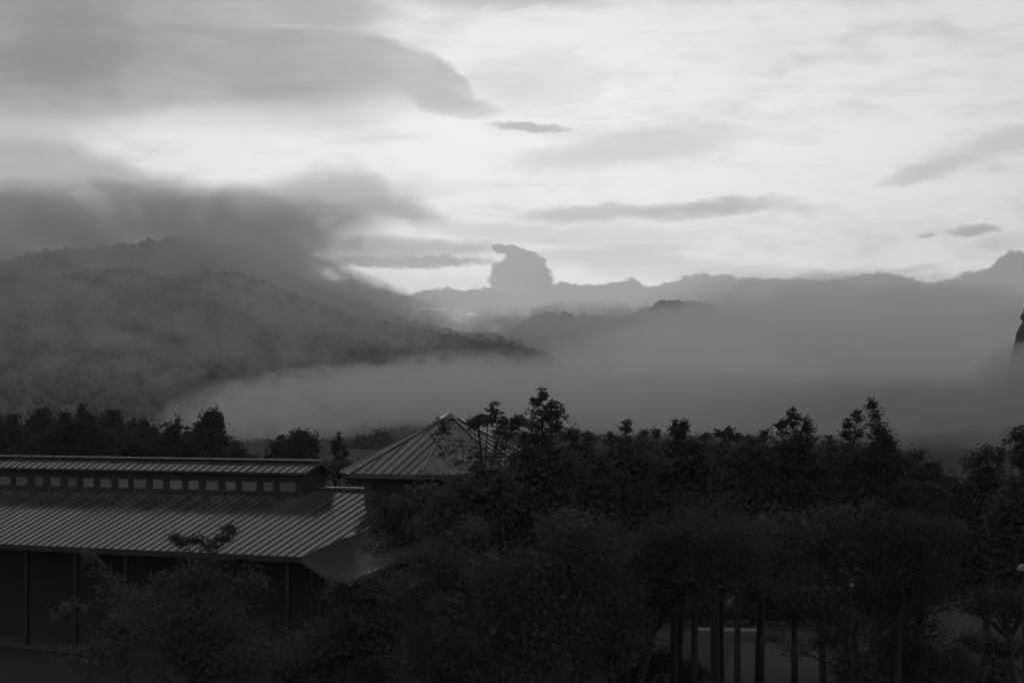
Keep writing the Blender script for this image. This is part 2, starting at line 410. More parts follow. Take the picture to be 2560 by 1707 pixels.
def fog(px, py, Y, rx, rz, ry, dens, seed, label, tilt=0.0, col=.70, warp=.55, nscale=1.5, edge=.35, lo=.30, hi=.62):
    """an ellipsoid of uneven fog: centre column/row at distance Y, half sizes rx, rz in photo pixels, ry in metres"""
    rs = np.random.RandomState(seed)
    bpy_me = bpy.data.meshes.new('fog_bank')
    V_, F_ = [], []; n, k = 20, 10
    for i in range(k + 1):
        for j in range(n):
            a, b = math.pi * i / k, 2 * math.pi * j / n
            V_.append((math.sin(a) * math.cos(b), math.sin(a) * math.sin(b), math.cos(a)))
    for i in range(k):
        for j in range(n):
            a, b = i * n + j, i * n + (j + 1) % n
            F_.append((a, a + n, b + n, b))
    c = W(px, py, Y); m, t, p = vol_mat('fog', col, dens)
    zl = (.4 + .11 * seed - c.z) / M(rz, Y)                 # fog rests on the ground, never under it
    V_ = [(v[0], v[1], max(v[2], zl)) for v in V_] if not tilt else V_
    tc_ = t.nodes.new('ShaderNodeTexCoord'); ob = tc_.outputs['Object']
    off = t.nodes.new('ShaderNodeVectorMath'); off.operation = 'ADD'; t.links.new(ob, off.inputs[0])
    off.inputs[1].default_value = tuple(rs.rand(3) * 40)
    asp = t.nodes.new('ShaderNodeVectorMath'); asp.operation = 'MULTIPLY'; t.links.new(off.outputs[0], asp.inputs[0])
    sx = max(1., rx / rz); asp.inputs[1].default_value = (sx * .75, 1.0, 1.0)
    ln = t.nodes.new('ShaderNodeVectorMath'); ln.operation = 'LENGTH'; t.links.new(ob, ln.inputs[0])
    nz = noise(t, asp.outputs[0], nscale, 4, .55)
    r = Ex(t, ln.outputs['Value']) + (nz - .5) * warp * 2
    env = (1.0 - r).smooth(0.0, edge)
    rim = (1.0 - Ex(t, ln.outputs['Value'])).smooth(0.0, .15)
    d = env * rim * nz.smooth(lo, hi) * dens
    t.links.new(d.sock, p.inputs['Density'])
    m.cycles.volume_step_rate = .5
    o = mesh('fog_bank', V_, F_, m); o.location = c; o.scale = (M(rx, Y), ry, M(rz, Y)); o.rotation_euler = (0, math.radians(tilt), 0)
    return tag(o, label, kind='stuff')
fog(2080, 900, 1900, 680, 245, 360, .014, 1, 'thick fog bank filling the valley at the right', col=.99, warp=.95, nscale=2.6)
fog(2350, 1040, 560, 760, 130, 90, .024, 16, 'low dusky fog before the trees at the right', col=.45, warp=.4, edge=.7)
fog(1800, 1020, 900, 950, 105, 200, .020, 19, 'ground fog behind the leafy trees', col=.72, warp=.4)
fog(1680, 945, 1500, 430, 150, 260, .012, 2, 'low fog in the valley right of the pavilion roof', col=.97, warp=1.0, nscale=2.6)
fog(800, 1010, 900, 430, 105, 180, .016, 3, 'pale fog rising behind the pavilion roof', tilt=-7, col=.76, warp=1.0, nscale=2.4)
fog(1200, 980, 1100, 420, 115, 220, .012, 4, 'low fog behind the pavilion roof and the saplings', col=.82, warp=.7, nscale=1.9)
fog(250, 590, 2950, 820, 160, 300, .0072, 7, 'cloud wrapping the summit of the big mountain', col=.7)
fog(800, 715, 2830, 470, 80, 230, .010, 8, 'mist trailing down the shoulder of the big mountain', tilt=20, col=.84, nscale=2.0)
fog(300, 760, 2080, 900, 240, 110, .0032, 20, 'veil of mist over the whole mountainside', col=.52, warp=.6, nscale=1.8)
fog(790, 775, 1900, 430, 76, 110, .016, 17, 'torn mist sliding down the spur', tilt=14, col=.62, nscale=3.2, lo=.42, hi=.6)
fog(250, 700, 2050, 420, 60, 140, .006, 18, 'torn mist crossing the upper left mountainside', tilt=-12, col=.62, nscale=2.4, lo=.38, hi=.6)
fog(1480, 840, 3320, 430, 95, 220, .014, 9, 'mist lying in the saddle between the hills', col=.85)
fog(520, 840, 1750, 950, 200, 300, .0042, 10, 'thin mist drifting across the dark mountainside', col=.54, nscale=3.2, lo=.45, hi=.62)
fog(2610, 950, 800, 190, 120, 60, .05, 21, 'mist hiding the foot of the slope at the right edge', col=.66, warp=.4)
fog(2250, 800, 3300, 640, 100, 400, .005, 5, 'high cloud lying on the hill at the right', col=.95)

# ---------------------------------------------------------------- the market hall
AL = math.atan(F / 8880.0)
e2 = Vector((math.cos(AL), -math.sin(AL), 0)); n2 = Vector((math.sin(AL), math.cos(AL), 0))
w2 = ((e2 - n2) / math.sqrt(2)); v2 = ((e2 + n2) / math.sqrt(2))
P0 = Vector((-8.45, 100.1, 0)); ZE = 4.56; MS = .379; HU = 6.55; SJ = 2.72; LL = -26.0
def hp(s, u, z): return P0 + e2 * s + n2 * u + Vector((0, 0, z))
def wp(q, v, z): return P0 + w2 * q + v2 * v + Vector((0, 0, z))
def s_at(px, u):
    k = (px - 1280) / F; q = P0 + n2 * u
    return (k * q.y - q.x) / (e2.x - k * e2.y)
hall = empty('market_hall', P0.copy())
tag(hall, 'long low hall with standing seam metal roofs, strip of roof windows and octagonal lantern', 'building')
def part(mb, name, m, parent=hall, **k):
    """mesh in world coordinates under a parent"""
    o = mb.build(name, m, None, **k); wparent(o, parent); return o
from mathutils import Matrix
bpy.context.view_layer.update()
WL = {hall.name: Matrix.Translation(P0)}
def wparent(o, p):
    o.parent = p; o.matrix_parent_inverse = WL.get(p.name, Matrix.Identity(4)).inverted() if p.name in WL else Matrix.Translation(-P0)
    # children of parts: the part itself sits at world identity
    if p.name not in WL: o.matrix_parent_inverse = Matrix.Identity(4)

def clip(poly, a, lo, hi):
    """clip 2-D polygon to lo <= p[a] <= hi"""
    def half(P, sgn, lim):
        out = []
        for i in range(len(P)):
            p, q = P[i], P[(i + 1) % len(P)]
            fp, fq = sgn * (p[a] - lim), sgn * (q[a] - lim)
            if fp >= 0: out.append(p)
            if (fp > 0 > fq) or (fp < 0 < fq):
                t = fp / (fp - fq); out.append((p[0] + (q[0] - p[0]) * t, p[1] + (q[1] - p[1]) * t))
        return out
    P = half(poly, 1, lo)
    return half(P, -1, hi) if len(P) > 2 else []
def seamed(poly, fn, nrm, width, roof_name, a0=None, panels=True, parent=hall):
    """poly in (along, up) coordinates; fn maps to world; nrm is the roof normal"""
    nrm = Vector(nrm).normalized()
    mb = MB(); mb.prism([fn(*p) - nrm * .10 for p in poly], nrm * .08)
    roof = part(mb, roof_name, deck, parent)
    if not panels: return roof
    lo = min(p[0] for p in poly); hi = max(p[0] for p in poly); s = a0 if a0 is not None else lo
    while s > lo: s -= width
    rnd = random.Random(7)
    while s < hi:
        c = clip(poly, 0, s + .012, s + width - .012)
        if len(c) > 2:
            mb = MB(); lift = nrm * (.004 * rnd.random())
            mb.prism([fn(*p) - nrm * .018 + lift for p in c], nrm * .02)
            o = mb.build('roof_panel', metal); wparent(o, roof)
            tt = [p[1] for p in clip(poly, 0, s - .02, s + .02)]
            if tt and max(tt) - min(tt) > .3:
                mb = MB(); a, b = fn(s, min(tt) + .01), fn(s, max(tt) - .02)
                mb.beam(a + nrm * .02, b + nrm * .02, .03, .036, nrm)
                o = mb.build('seam', metal_seam); wparent(o, roof)
        s += width
    return roof
def nz(dirv, m): return Vector((-dirv.x * m, -dirv.y * m, 1))
SW = .462
seamed([(LL, 0), (0, 0), (SJ, HU), (LL, HU)], lambda s, u: hp(s, u, ZE + MS * u), nz(n2, MS), SW, 'roof', 0.0)
seamed([(LL, HU), (SJ, HU), (2 * SJ, 2 * HU), (LL, 2 * HU)], lambda s, u: hp(s, u, ZE + MS * (2 * HU - u)), nz(n2, -MS), SW, 'rear_roof', panels=False)
QW = 15.9
seamed([(-SJ, HU), (0, 0), (QW, 0), (QW, HU)], lambda q, v: wp(q, v, ZE + MS * v), nz(v2, MS), SW, 'wing_roof', 0.0)
seamed([(-SJ, HU), (QW, HU), (QW, 2 * HU), (-2 * SJ, 2 * HU)], lambda q, v: wp(q, v, ZE + MS * (2 * HU - v)), nz(v2, -MS), SW, 'wing_rear_roof', 0.0, panels=False)
# ridge caps
ZR = ZE + MS * HU
mb = MB(); mb.beam(hp(LL, HU, ZR + .07), hp(SJ, HU, ZR + .07), .30, .06); part(mb, 'ridge_cap', cap_metal)
mb = MB(); mb.beam(wp(-SJ, HU, ZR + .07), wp(QW, HU, ZR + .07), .30, .06); part(mb, 'ridge_cap', cap_metal)
mb = MB(); mb.beam(hp(0, 0, ZE + .02), hp(SJ, HU, ZR + .02), .22, .03); part(mb, 'valley_flashing', metal)
mb = MB(); mb.beam(hp(LL, -.04, ZE - .13), hp(-.02, -.04, ZE - .13), .05, .20); part(mb, 'fascia', wall_m)
mb = MB(); mb.beam(wp(.05, -.04, ZE - .13), wp(QW, -.04, ZE - .13), .05, .20); part(mb, 'fascia', wall_m)
for v0, v1 in ((0, HU), (2 * HU, HU)):
    mb = MB(); mb.beam(wp(QW + .05, v0, ZE + .0), wp(QW + .05, v1, ZR + .0), .05, .14); part(mb, 'rake_board', metal_seam)
mb = MB(); mb.prism([wp(QW - .6, .6, ZE + MS * .6 - .2), wp(QW - .6, HU, ZR - .2), wp(QW - .6, 2 * HU - .6, ZE + MS * .6 - .2)], w2 * .1); part(mb, 'gable_wall', wall_m)
# walls, floor and posts
mb = MB()
mb.prism([hp(LL, 3.6, .15), hp(-1.2, 3.6, .15), hp(-1.2, 3.6, ZE + 1.1), hp(LL, 3.6, ZE + 1.1)], n2 * .15); part(mb, 'front_wall', wall_m)
mb = MB(); mb.prism([hp(LL, 11.6, 0), hp(3, 11.6, 0), hp(3, 11.6, ZE + .38), hp(LL, 11.6, ZE + .38)], n2 * .15); part(mb, 'back_wall', wall_m)
mb = MB(); mb.prism([wp(.4, 3.2, 0), wp(QW - .7, 3.2, 0), wp(QW - .7, 3.2, ZE + 1.0), wp(.4, 3.2, ZE + 1.0)], v2 * .15); part(mb, 'wing_wall', wall_m)
mb = MB(); mb.prism([hp(LL, -.2, .02), hp(1, -.2, .02), hp(4, 12.8, .02), hp(LL, 12.8, .02)], (0, 0, .13)); part(mb, 'floor_slab', slab_m)
post0 = None
for k in range(9):
    a = hp(-1.0 - k * 3.0, .35, .15); b = Vector((a.x, a.y, ZE - .05))
    mb = MB(); mb.beam(a, b, .17, .17, n2); part(mb, 'post', post_m)
for k in range(5):
    a = wp(1.2 + k * 3.4, .35, .0); b = Vector((a.x, a.y, ZE - .05))
    mb = MB(); mb.beam(a, b, .17, .17, w2); part(mb, 'post', post_m)
# roof monitor with its strip of windows
UW = 5.80; ZM = 8.20; MM = .42; UE = HU - 1.05; ZB = ZE + MS * UW
SR = s_at(802, HU); SWR = s_at(757, UW)
def mon(s, u): return hp(s, u, ZM - MM * abs(HU - u))
seamed([(LL, UE), (SR, UE), (SR, HU), (LL, HU)], mon, nz(n2, MM), SW, 'monitor_roof', 0.0)
seamed([(LL, HU), (SR, HU), (SR, 2 * HU - UE), (LL, 2 * HU - UE)], mon, nz(n2, -MM), SW, 'monitor_rear_roof', panels=False)
mb = MB(); mb.beam(hp(LL, HU, ZM + .08), hp(SR, HU, ZM + .08), .34, .07); part(mb, 'ridge_cap', cap_metal)
wins = [(697, 738), (657, 683), (603, 642), (563, 589), (513.5, 546), (470, 497), (423, 455), (381, 408), (333, 365), (295, 321), (249, 279), (207, 235), (168, 192), (125, 151), (86, 108), (40, 68), (-2, 26), (-50, -20), (-96, -70)]
zw0, zw1 = 6.89, 7.36; ztop = ZM - MM * (HU - UW) - .06
def wall_box(s0, s1, z0, z1, th=.12):
    mb = MB(); mb.prism([hp(s0, UW, z0), hp(s1, UW, z0), hp(s1, UW, z1), hp(s0, UW, z1)], n2 * th); return mb
part(wall_box(LL, SWR, ZB - .05, zw0), 'sill_board', wall_m)
part(wall_box(LL, SWR, zw1, ztop), 'head_board', wall_m)
prev = SWR
for a, b in wins:
    s0, s1 = s_at(a - 1.5, UW), s_at(b + 1.5, UW)
    part(wall_box(s1 + .002, prev - .002 if prev != SWR else prev, zw0 + .002, zw1 - .002), 'pier', wall_m)
    fr = MB()
    for (p, q) in (((s0, zw0), (s1, zw0)), ((s0, zw1), (s1, zw1)), ((s0, zw0), (s0, zw1)), ((s1, zw0), (s1, zw1))):
        ins = lambda t: (min(max(t[0], s0 + .02), s1 - .02), min(max(t[1], zw0 + .02), zw1 - .02))
        p, q = ins(p), ins(q); fr.beam(hp(p[0], UW + .03, p[1]), hp(q[0], UW + .03, q[1]), .035, .035, n2)
    wo_ = part(fr, 'window', frame_m)
    pn = MB(); pn.prism([hp(s0 + .03, UW + .05, zw0 + .03), hp(s1 - .03, UW + .05, zw0 + .03), hp(s1 - .03, UW + .05, zw1 - .03), hp(s0 + .03, UW + .05, zw1 - .03)], n2 * .012)
    o = pn.build('pane', pane_m); wparent(o, wo_)
    prev = s0
part(wall_box(LL, prev - .002, zw0 + .002, zw1 - .002), 'pier', wall_m)
mb = MB(); mb.prism([hp(SWR, UW, ZB - .05), hp(SWR, 2 * HU - UW, ZB - .05), hp(SWR, 2 * HU - UW, ztop), hp(SWR, HU, ZM - .12), hp(SWR, UW, ztop)], e2 * .05); part(mb, 'monitor_gable', wall_m)
mb = MB(); mb.prism([hp(LL, 2 * HU - UW, ZB - .05), hp(SWR, 2 * HU - UW, ZB - .05), hp(SWR, 2 * HU - UW, ztop), hp(LL, 2 * HU - UW, ztop)], n2 * -.1); part(mb, 'monitor_rear_wall', wall_m)
# octagonal lantern over the junction
J = Vector((-2.60, 103.9, 0)); RR, RW, ZO, ZA = 4.78, 3.72, 7.88, 10.25
def oc(i, R, z):
    d = math.radians(22.5 + 45 * i); return J + (e2 * math.cos(d) + n2 * math.sin(d)) * R + Vector((0, 0, z))
ap = RR * math.cos(math.radians(22.5)); MO = (ZA - ZO) / ap; half = RR * math.sin(math.radians(22.5))
for i in range(8):
    d = math.radians(45 + 45 * i); out = e2 * math.cos(d) + n2 * math.sin(d); al = Vector((-out.y, out.x, 0))
    fn = lambda s, t, out=out, al=al: J + out * (ap - t) + al * s + Vector((0, 0, ZO + MO * t))
    seamed([(-half, 0), (half, 0), (0, ap)], fn, Vector((out.x * MO, out.y * MO, 1)), .45, 'lantern_roof', 0.225)
    mb = MB(); a, b = oc(i, RR, ZO + .03), oc(i, .30, ZA - .09); mb.beam(a, b, .07, .05); part(mb, 'hip_cap', cap_metal)
    mb = MB(); a, b = oc(i, RR, ZO - .10), oc(i + 1, RR, ZO - .10); mb.beam(a, b, .05, .16); part(mb, 'lantern_gutter', metal_seam)
    mb = MB(); a, b = oc(i, RW, 0), oc(i + 1, RW, 0)
    mb.prism([a + Vector((0, 0, 5)), b + Vector((0, 0, 5)), b + Vector((0, 0, ZO + .3)), a + Vector((0, 0, ZO + .3))], (J - (a + b) / 2).normalized() * .12); part(mb, 'lantern_wall', wall_m)
    mb = MB(); mb.prism([oc(i, RR - .02, ZO - .19), oc(i + 1, RR - .02, ZO - .19), oc(i + 1, RW, ZO - .19), oc(i, RW, ZO - .19)], (0, 0, .02)); part(mb, 'soffit', wall_m)
mb = MB(); b0 = [oc(i, .44, ZA - .16) for i in range(8)]; mb.V = b0 + [oc(i, .44, ZA - .13) for i in range(8)] + [J + Vector((0, 0, ZA + .12))]
mb.F = [tuple(reversed(range(8)))] + [(i, (i + 1) % 8, 8 + (i + 1) % 8, 8 + i) for i in range(8)] + [(8 + i, 8 + (i + 1) % 8, 16) for i in range(8)]
part(mb, 'finial_cap', metal)

# ---------------------------------------------------------------- trees
rng = np.random.RandomState(5)
LM = {'broad': leaf_mat('broad_leaves', .085, .05, .8, trans=.5), 'dark': leaf_mat('dark_leaves', .06, .05, .8, trans=.45), 'grey': leaf_mat('pale_leaves', .095, .08, .8, trans=.5)}
def tree(name, label, group, px, Y, lobes, leaf=.16, dens=1.0, m='broad', seed=0, trunk_r=.18, aspect=.34, clump=.42, base_px=None, dfac=1.0, cat='tree', limbs=14):
    """lobes: (column, row, half width, half height[, weight]) in photo pixels at distance Y"""
    rs = np.random.RandomState(seed + 100)
    base = W(px if base_px is None else base_px, 0, Y); base.z = 0
    root = empty(name, base); tag(root, label, cat, group)
    C = []; IN = []; SZ = []
    for lb in lobes:
        lx, ly, rx, rz = lb[:4]; wgt = lb[4] if len(lb) > 4 else 1.0
        c = W(lx, ly, Y) - base; R = np.array([M(rx, Y), max(M(rx, Y), .25) * .9 * dfac, M(rz, Y)])
        area = R[0] * R[2] * 3.14 + R[1] * R[0]
        n = max(7, int(area * 8.5 * dens * wgt)); small = min(clump, max(.13, R[0] * .45))
        d = rs.randn(n, 3); d /= np.linalg.norm(d, axis=1)[:, None]
        r = rs.rand(n, 1) ** .45 * (.86 + .28 * rs.rand(n, 1))
        dd_ = d * r
        if R[0] < .75: dd_[:, :2] *= (1.15 - .5 * (dd_[:, 2:3] + 1))
        C.append(np.array(c)[None] + dd_ * R); SZ.append(np.full(n, small))
        if wgt >= .7 and R[0] > .62:
            k = int(area * 75 * dens * wgt); q = rs.randn(k, 3); q /= np.linalg.norm(q, axis=1)[:, None]
            IN.append(np.array(c)[None] + q * rs.rand(k, 1) ** .4 * np.maximum(R * .92 - leaf, .1))
    C = np.concatenate(C); C[:, 2] = np.maximum(C[:, 2], .4)
    nl = int(34 * (.16 / leaf) ** 1.2)
    cl = np.repeat(C, nl, 0)
    sz = np.repeat(np.concatenate(SZ)[:, None] * (.6 + .8 * rs.rand(len(C), 1)), nl, 0)
    pos = cl + rs.randn(len(cl), 3) * sz * np.array([.66, .66, .40])
    n = len(pos)
    ax = rs.randn(n, 3) * np.array([1, 1, .55]); ax /= np.linalg.norm(ax, axis=1)[:, None]
    q = rs.randn(n, 3); bx = np.cross(ax, q); bx /= np.linalg.norm(bx, axis=1)[:, None]
    L_ = leaf * (.6 + .8 * rs.rand(n, 1)); Wd = L_ * aspect
    V_ = np.stack([pos - ax * L_ / 2, pos + bx * Wd / 2, pos + ax * L_ / 2, pos - bx * Wd / 2], 1).reshape(-1, 3)
    if IN:
        IN = np.concatenate(IN); IN = IN[IN[:, 2] > .3]; k = len(IN); a2 = rs.randn(k, 3) * [1, 1, .5]; a2 /= np.linalg.norm(a2, axis=1)[:, None]
        b2 = np.cross(a2, rs.randn(k, 3)); b2 /= np.linalg.norm(b2, axis=1)[:, None]; l2 = leaf * 1.9 * (.6 + .8 * rs.rand(k, 1))
        V_ = np.concatenate([V_, np.stack([IN - a2 * l2 / 2, IN + b2 * l2 * .33, IN + a2 * l2 / 2, IN - b2 * l2 * .33], 1).reshape(-1, 3)]); n += k
    Fq = np.arange(n * 4).reshape(-1, 4)
    npmesh('crown', V_, Fq, LM[m], root)
    # trunk and limbs
    top = C[np.argmax(C[:, 2])]; cen = C.mean(0); mb = MB()
    hgt = cen[2] + (top[2] - cen[2]) * .75
    tp = [Vector((0, 0, -.1))]
    for k in range(1, 7):
        f = k / 6; tp.append(Vector((cen[0] * f ** 1.5 + rs.randn() * .05, cen[1] * f ** 1.5 + rs.randn() * .05, hgt * f)))
    mb.tube(tp, [trunk_r * (1.15 if k == 0 else 1 - .8 * k / 6) for k in range(7)], 8); mb.build('trunk', bark_m, root, smooth=True)
    lm = MB()
    for k in rs.choice(len(C), min(limbs, len(C)), replace=False):
        t = Vector(C[k]); f = min(.95, max(.3, (t.z / hgt) * .75)); i = f * 6; a = tp[int(i)].lerp(tp[min(6, int(i) + 1)], i - int(i))
        mid = a.lerp(t, .5) + Vector((0, 0, .12 * (t - a).length * rs.rand()))
        r0 = max(.02, trunk_r * (1 - .8 * f) * .6); lm.tube([a, mid, t], [r0, r0 * .6, .012], 5)
    lm.build('limbs', bark_m, root, smooth=True)
    return root

GB = 'trees lining the meadow behind the hall'
GR = 'leafy trees massed right of the hall'
# tree line behind the hall, left
TL = [(-30, 1075, 60, 60), (20, 1085, 50, 50), (100, 1060, 46, 46), (160, 1068, 40, 40), (215, 1060, 38, 48), (275, 1065, 46, 44), (325, 1080, 34, 34), (370, 1080, 36, 34), (432, 1082, 30, 36), (470, 1098, 26, 30)]
labs = ['tree at the left edge of the row behind the hall', 'low rounded tree in the row, second from the left edge', 'domed tree standing taller near the left of the row behind the hall', 'small tree just right of the domed one in the row', 'tree with a pointed tip in the row above the left windows', 'broad rounded tree in the middle of the row behind the hall', 'low tree right of the broad rounded one in the row', 'bushy tree in the dip of the row behind the hall', 'tree with a small peaked crown left of the tallest tree', 'short tree tucked against the left side of the tallest tree']
for i, (x, y, rx, rz) in enumerate(TL):
    r_ = random.Random(i); Y = 235 + r_.random() * 30
    tree('background_tree', labs[i], GB, x, Y, [(x, y + 10, rx, rz), (x - rx * .4, y + 50, rx * .9, rz), (x + rx * .5, y + 60, rx, rz), (x + r_.uniform(-12, 12), y - rz * .5, rx * .45, rz * .6), (x, y + 105, rx * 1.1, 60), (x - 45, y + 40, 40, 34), (x + 45, y + 45, 40, 34)], .30, .95, 'dark', i, .25, .6, .55)
tree('background_tree', 'tallest tree of the row behind the hall, with an upright two-part crown', GB, 530, 240, [(525, 1050, 24, 34), (545, 1060, 22, 36), (512, 1075, 28, 28), (530, 1110, 52, 50), (500, 1075, 18, 22), (540, 1150, 60, 40)], .32, .8, 'dark', 21, .25, .6, .5)
tree('background_tree', 'small tree at the right end of the row, sloping down to the roof', GB, 590, 235, [(590, 1108, 10, 14), (592, 1135, 26, 30), (620, 1155, 34, 24)], .28, .9, 'dark', 22, .15, .6, .45)
tree('background_tree', 'rounded bushy tree above the right part of the roof windows', GB, 755, 225, [(758, 1100, 32, 30), (735, 1115, 34, 34), (780, 1120, 24, 34), (757, 1150, 50, 36)], .3, .9, 'dark', 23, .22, .6, .5)
tree('background_tree', 'small peaked tree leaning on the rounded bushy one', GB, 704, 228, [(704, 1098, 16, 20), (700, 1125, 28, 28), (690, 1150, 40, 24)], .3, .9, 'dark', 24, .18, .6, .45)
tree('background_tree', 'slim lone tree with gaps in its crown left of the lantern roof', GB, 848, 205, [(848, 1092, 9, 13), (842, 1105, 14, 12), (852, 1118, 16, 12), (838, 1128, 13, 10), (860, 1132, 10, 9), (848, 1150, 22, 12)], .26, .62, 'dark', 25, .14, .6, .30)
tree('background_tree', 'low bush filling the gap between roof and lantern', GB, 850, 200, [(850, 1172, 50, 18), (800, 1180, 55, 22), (880, 1175, 40, 18), (760, 1185, 40, 20), (900, 1195, 35, 24)], .28, 1.0, 'dark', 26, .15, .6, .5)
tree('background_tree', 'faint tree dissolving in the fog left of the lantern roof', GB, 930, 700, [(905, 1105, 26, 22), (955, 1098, 30, 24), (930, 1125, 60, 24), (860, 1125, 30, 18)], .9, .25, 'dark', 27, .5, .6, 1.4)

# big leafy trees right of the hall
R_ = [
 ('sparse young tree with a tall leader rising over the lantern eave', 1358, 86, [(1358, 988, 14, 18, .7), (1338, 1006, 20, 9, .6), (1382, 1014, 24, 10, .6), (1350, 1030, 34, 10, .7), (1390, 1036, 26, 9, .6), (1362, 1052, 34, 12, .8), (1330, 1064, 34, 12, .7), (1385, 1068, 36, 12, .8), (1330, 1095, 50, 26), (1385, 1090, 40, 26), (1350, 1180, 110, 90), (1330, 1290, 130, 110)], .18, .85, 'broad'),
 ('thin branching tree in front of the lantern roof, two leaders', 1240, 84, [(1236, 1030, 16, 20, .8), (1222, 1046, 24, 10, .7), (1258, 1058, 34, 18, .8), (1205, 1052, 24, 12, .6), (1296, 1050, 14, 16, .7), (1185, 1062, 16, 14, .35), (1285, 1058, 14, 14, .6), (1265, 1090, 38, 36), (1240, 1130, 40, 36), (1190, 1160, 40, 50, .5), (1130, 1130, 40, 60, .22), (1110, 1070, 30, 30, .15), (1225, 1230, 110, 80), (1150, 1300, 120, 100)], .18, .8, 'broad'),
 ('broad leafy tree hiding the foot of the lantern', 1060, 90, [(1080, 1250, 70, 60, .9), (990, 1290, 60, 70, .8), (945, 1330, 42, 66, .9), (1060, 1380, 110, 90), (940, 1250, 25, 40, .4), (1110, 1490, 130, 110), (1010, 1500, 90, 80, .8)], .16, .9, 'broad'),
 ('tree with three short tips right of the tall leader', 1450, 88, [(1440, 1085, 30, 16, .7), (1478, 1090, 30, 16, .6), (1415, 1090, 24, 16, .8), (1450, 1130, 60, 36), (1450, 1220, 110, 90), (1440, 1340, 130, 110), (1400, 1460, 120, 110)], .18, .95, 'broad'),
 ('tree with one leafy shoot standing up from its top', 1566, 90, [(1568, 1074, 9, 30, .9), (1560, 1100, 30, 22, .9), (1525, 1095, 20, 14, .5), (1600, 1105, 36, 20), (1565, 1150, 70, 50), (1560, 1260, 110, 100), (1560, 1390, 110, 100)], .18, .95, 'broad'),
 ('pale thin-topped tree behind the shoot-topped one', 1620, 100, [(1610, 1085, 14, 12, .3), (1640, 1085, 12, 12, .3), (1625, 1120, 50, 30, .8), (1650, 1180, 80, 60), (1640, 1300, 90, 100)], .18, .9, 'grey'),
 ('rounded tree with a forked spray on top', 1700, 92, [(1688, 1070, 8, 24, .8), (1707, 1066, 6, 20, .6), (1699, 1085, 14, 14, .8), (1700, 1095, 30, 22), (1670, 1112, 34, 20), (1735, 1115, 42, 22), (1700, 1170, 90, 60), (1700, 1290, 120, 110), (1700, 1400, 130, 80)], .18, 1.0, 'dark'),
 ('tree with wispy upright twigs beside the rounded one', 1800, 96, [(1765, 1088, 10, 20, .5), (1800, 1085, 12, 22, .6), (1822, 1085, 9, 20, .5), (1845, 1095, 22, 14, .6), (1800, 1130, 60, 34), (1810, 1210, 90, 80), (1830, 1330, 110, 100), (1830, 1430, 110, 50)], .18, .95, 'broad'),
 ('tree with a low even top left of the two-tipped tree', 1895, 94, [(1870, 1100, 20, 20, .7), (1915, 1092, 22, 20, .8), (1890, 1130, 60, 34), (1890, 1220, 90, 80), (1900, 1340, 100, 100), (1920, 1450, 110, 70)], .18, .95, 'broad'),
 ('dark two-tipped tree standing above the row', 1985, 92, [(1981, 1036, 15, 20), (1975, 1062, 30, 22), (1952, 1065, 18, 18, .9), (2018, 1062, 16, 22), (2005, 1085, 40, 24), (1985, 1120, 60, 36), (1990, 1220, 100, 90), (2000, 1350, 110, 110)], .18, 1.05, 'dark'),
 ('slender tree with ragged top left of the dark columnar tree', 2135, 96, [(2142, 1045, 12, 20), (2118, 1062, 9, 18, .9), (2145, 1080, 24, 24), (2118, 1095, 18, 20), (2075, 1105, 18, 20, .8), (2100, 1130, 50, 34), (2110, 1220, 90, 80), (2110, 1350, 110, 110)], .18, 1.0, 'broad'),
 ('dark columnar tree, the tallest on the right', 2195, 93, [(2179, 1020, 14, 26, 1.8), (2186, 1046, 25, 28, 1.8), (2197, 1080, 34, 36, 1.8), (2208, 1114, 42, 34, 1.6), (2200, 1160, 50, 50), (2200, 1270, 90, 90), (2210, 1400, 110, 110)], .14, 1.15, 'dark'),
 ('low tree sloping down to the gap in the row', 2300, 98, [(2300, 1138, 22, 16, .8), (2275, 1150, 24, 20), (2330, 1160, 26, 16, .7), (2310, 1185, 60, 30), (2370, 1205, 40, 22), (2310, 1270, 100, 80), (2320, 1400, 120, 100)], .18, 1.0, 'dark'),
 ('dense tree right of the gap in the row', 2470, 90, [(2470, 1135, 34, 24), (2440, 1150, 30, 24), (2500, 1150, 30, 28), (2470, 1195, 60, 44), (2430, 1240, 70, 60), (2450, 1350, 120, 110)], .18, 1.1, 'dark'),
 ('tall tree at the right edge of the picture', 2570, 86, [(2535, 1090, 26, 22, .8), (2570, 1080, 36, 34), (2560, 1140, 50, 50), (2570, 1240, 90, 80), (2560, 1370, 110, 110), (2600, 1500, 110, 80)], .18, 1.0, 'broad'),
]
for i, (lab, px, Y, lobes, leaf, dn, m) in enumerate(R_):
    if 1300 < px < 2250:
        lobes = lobes + [(px - 30, 1150, 70, 42, .8), (px + 40, 1165, 70, 46, .8), (px, 1250, 120, 80), (px + 20, 1370, 130, 100)]
        if not 1620 < px < 1950: lobes = lobes + [(px, 1480, 120, 80)]
    elif px > 2250: lobes = lobes + [(px, 1300, 130, 90), (px, 1430, 130, 90)]
    tree('broadleaf_tree', lab, GR, px, Y, lobes, leaf, dn, m, 40 + i, .13 if 1550 < px < 2000 else .19)
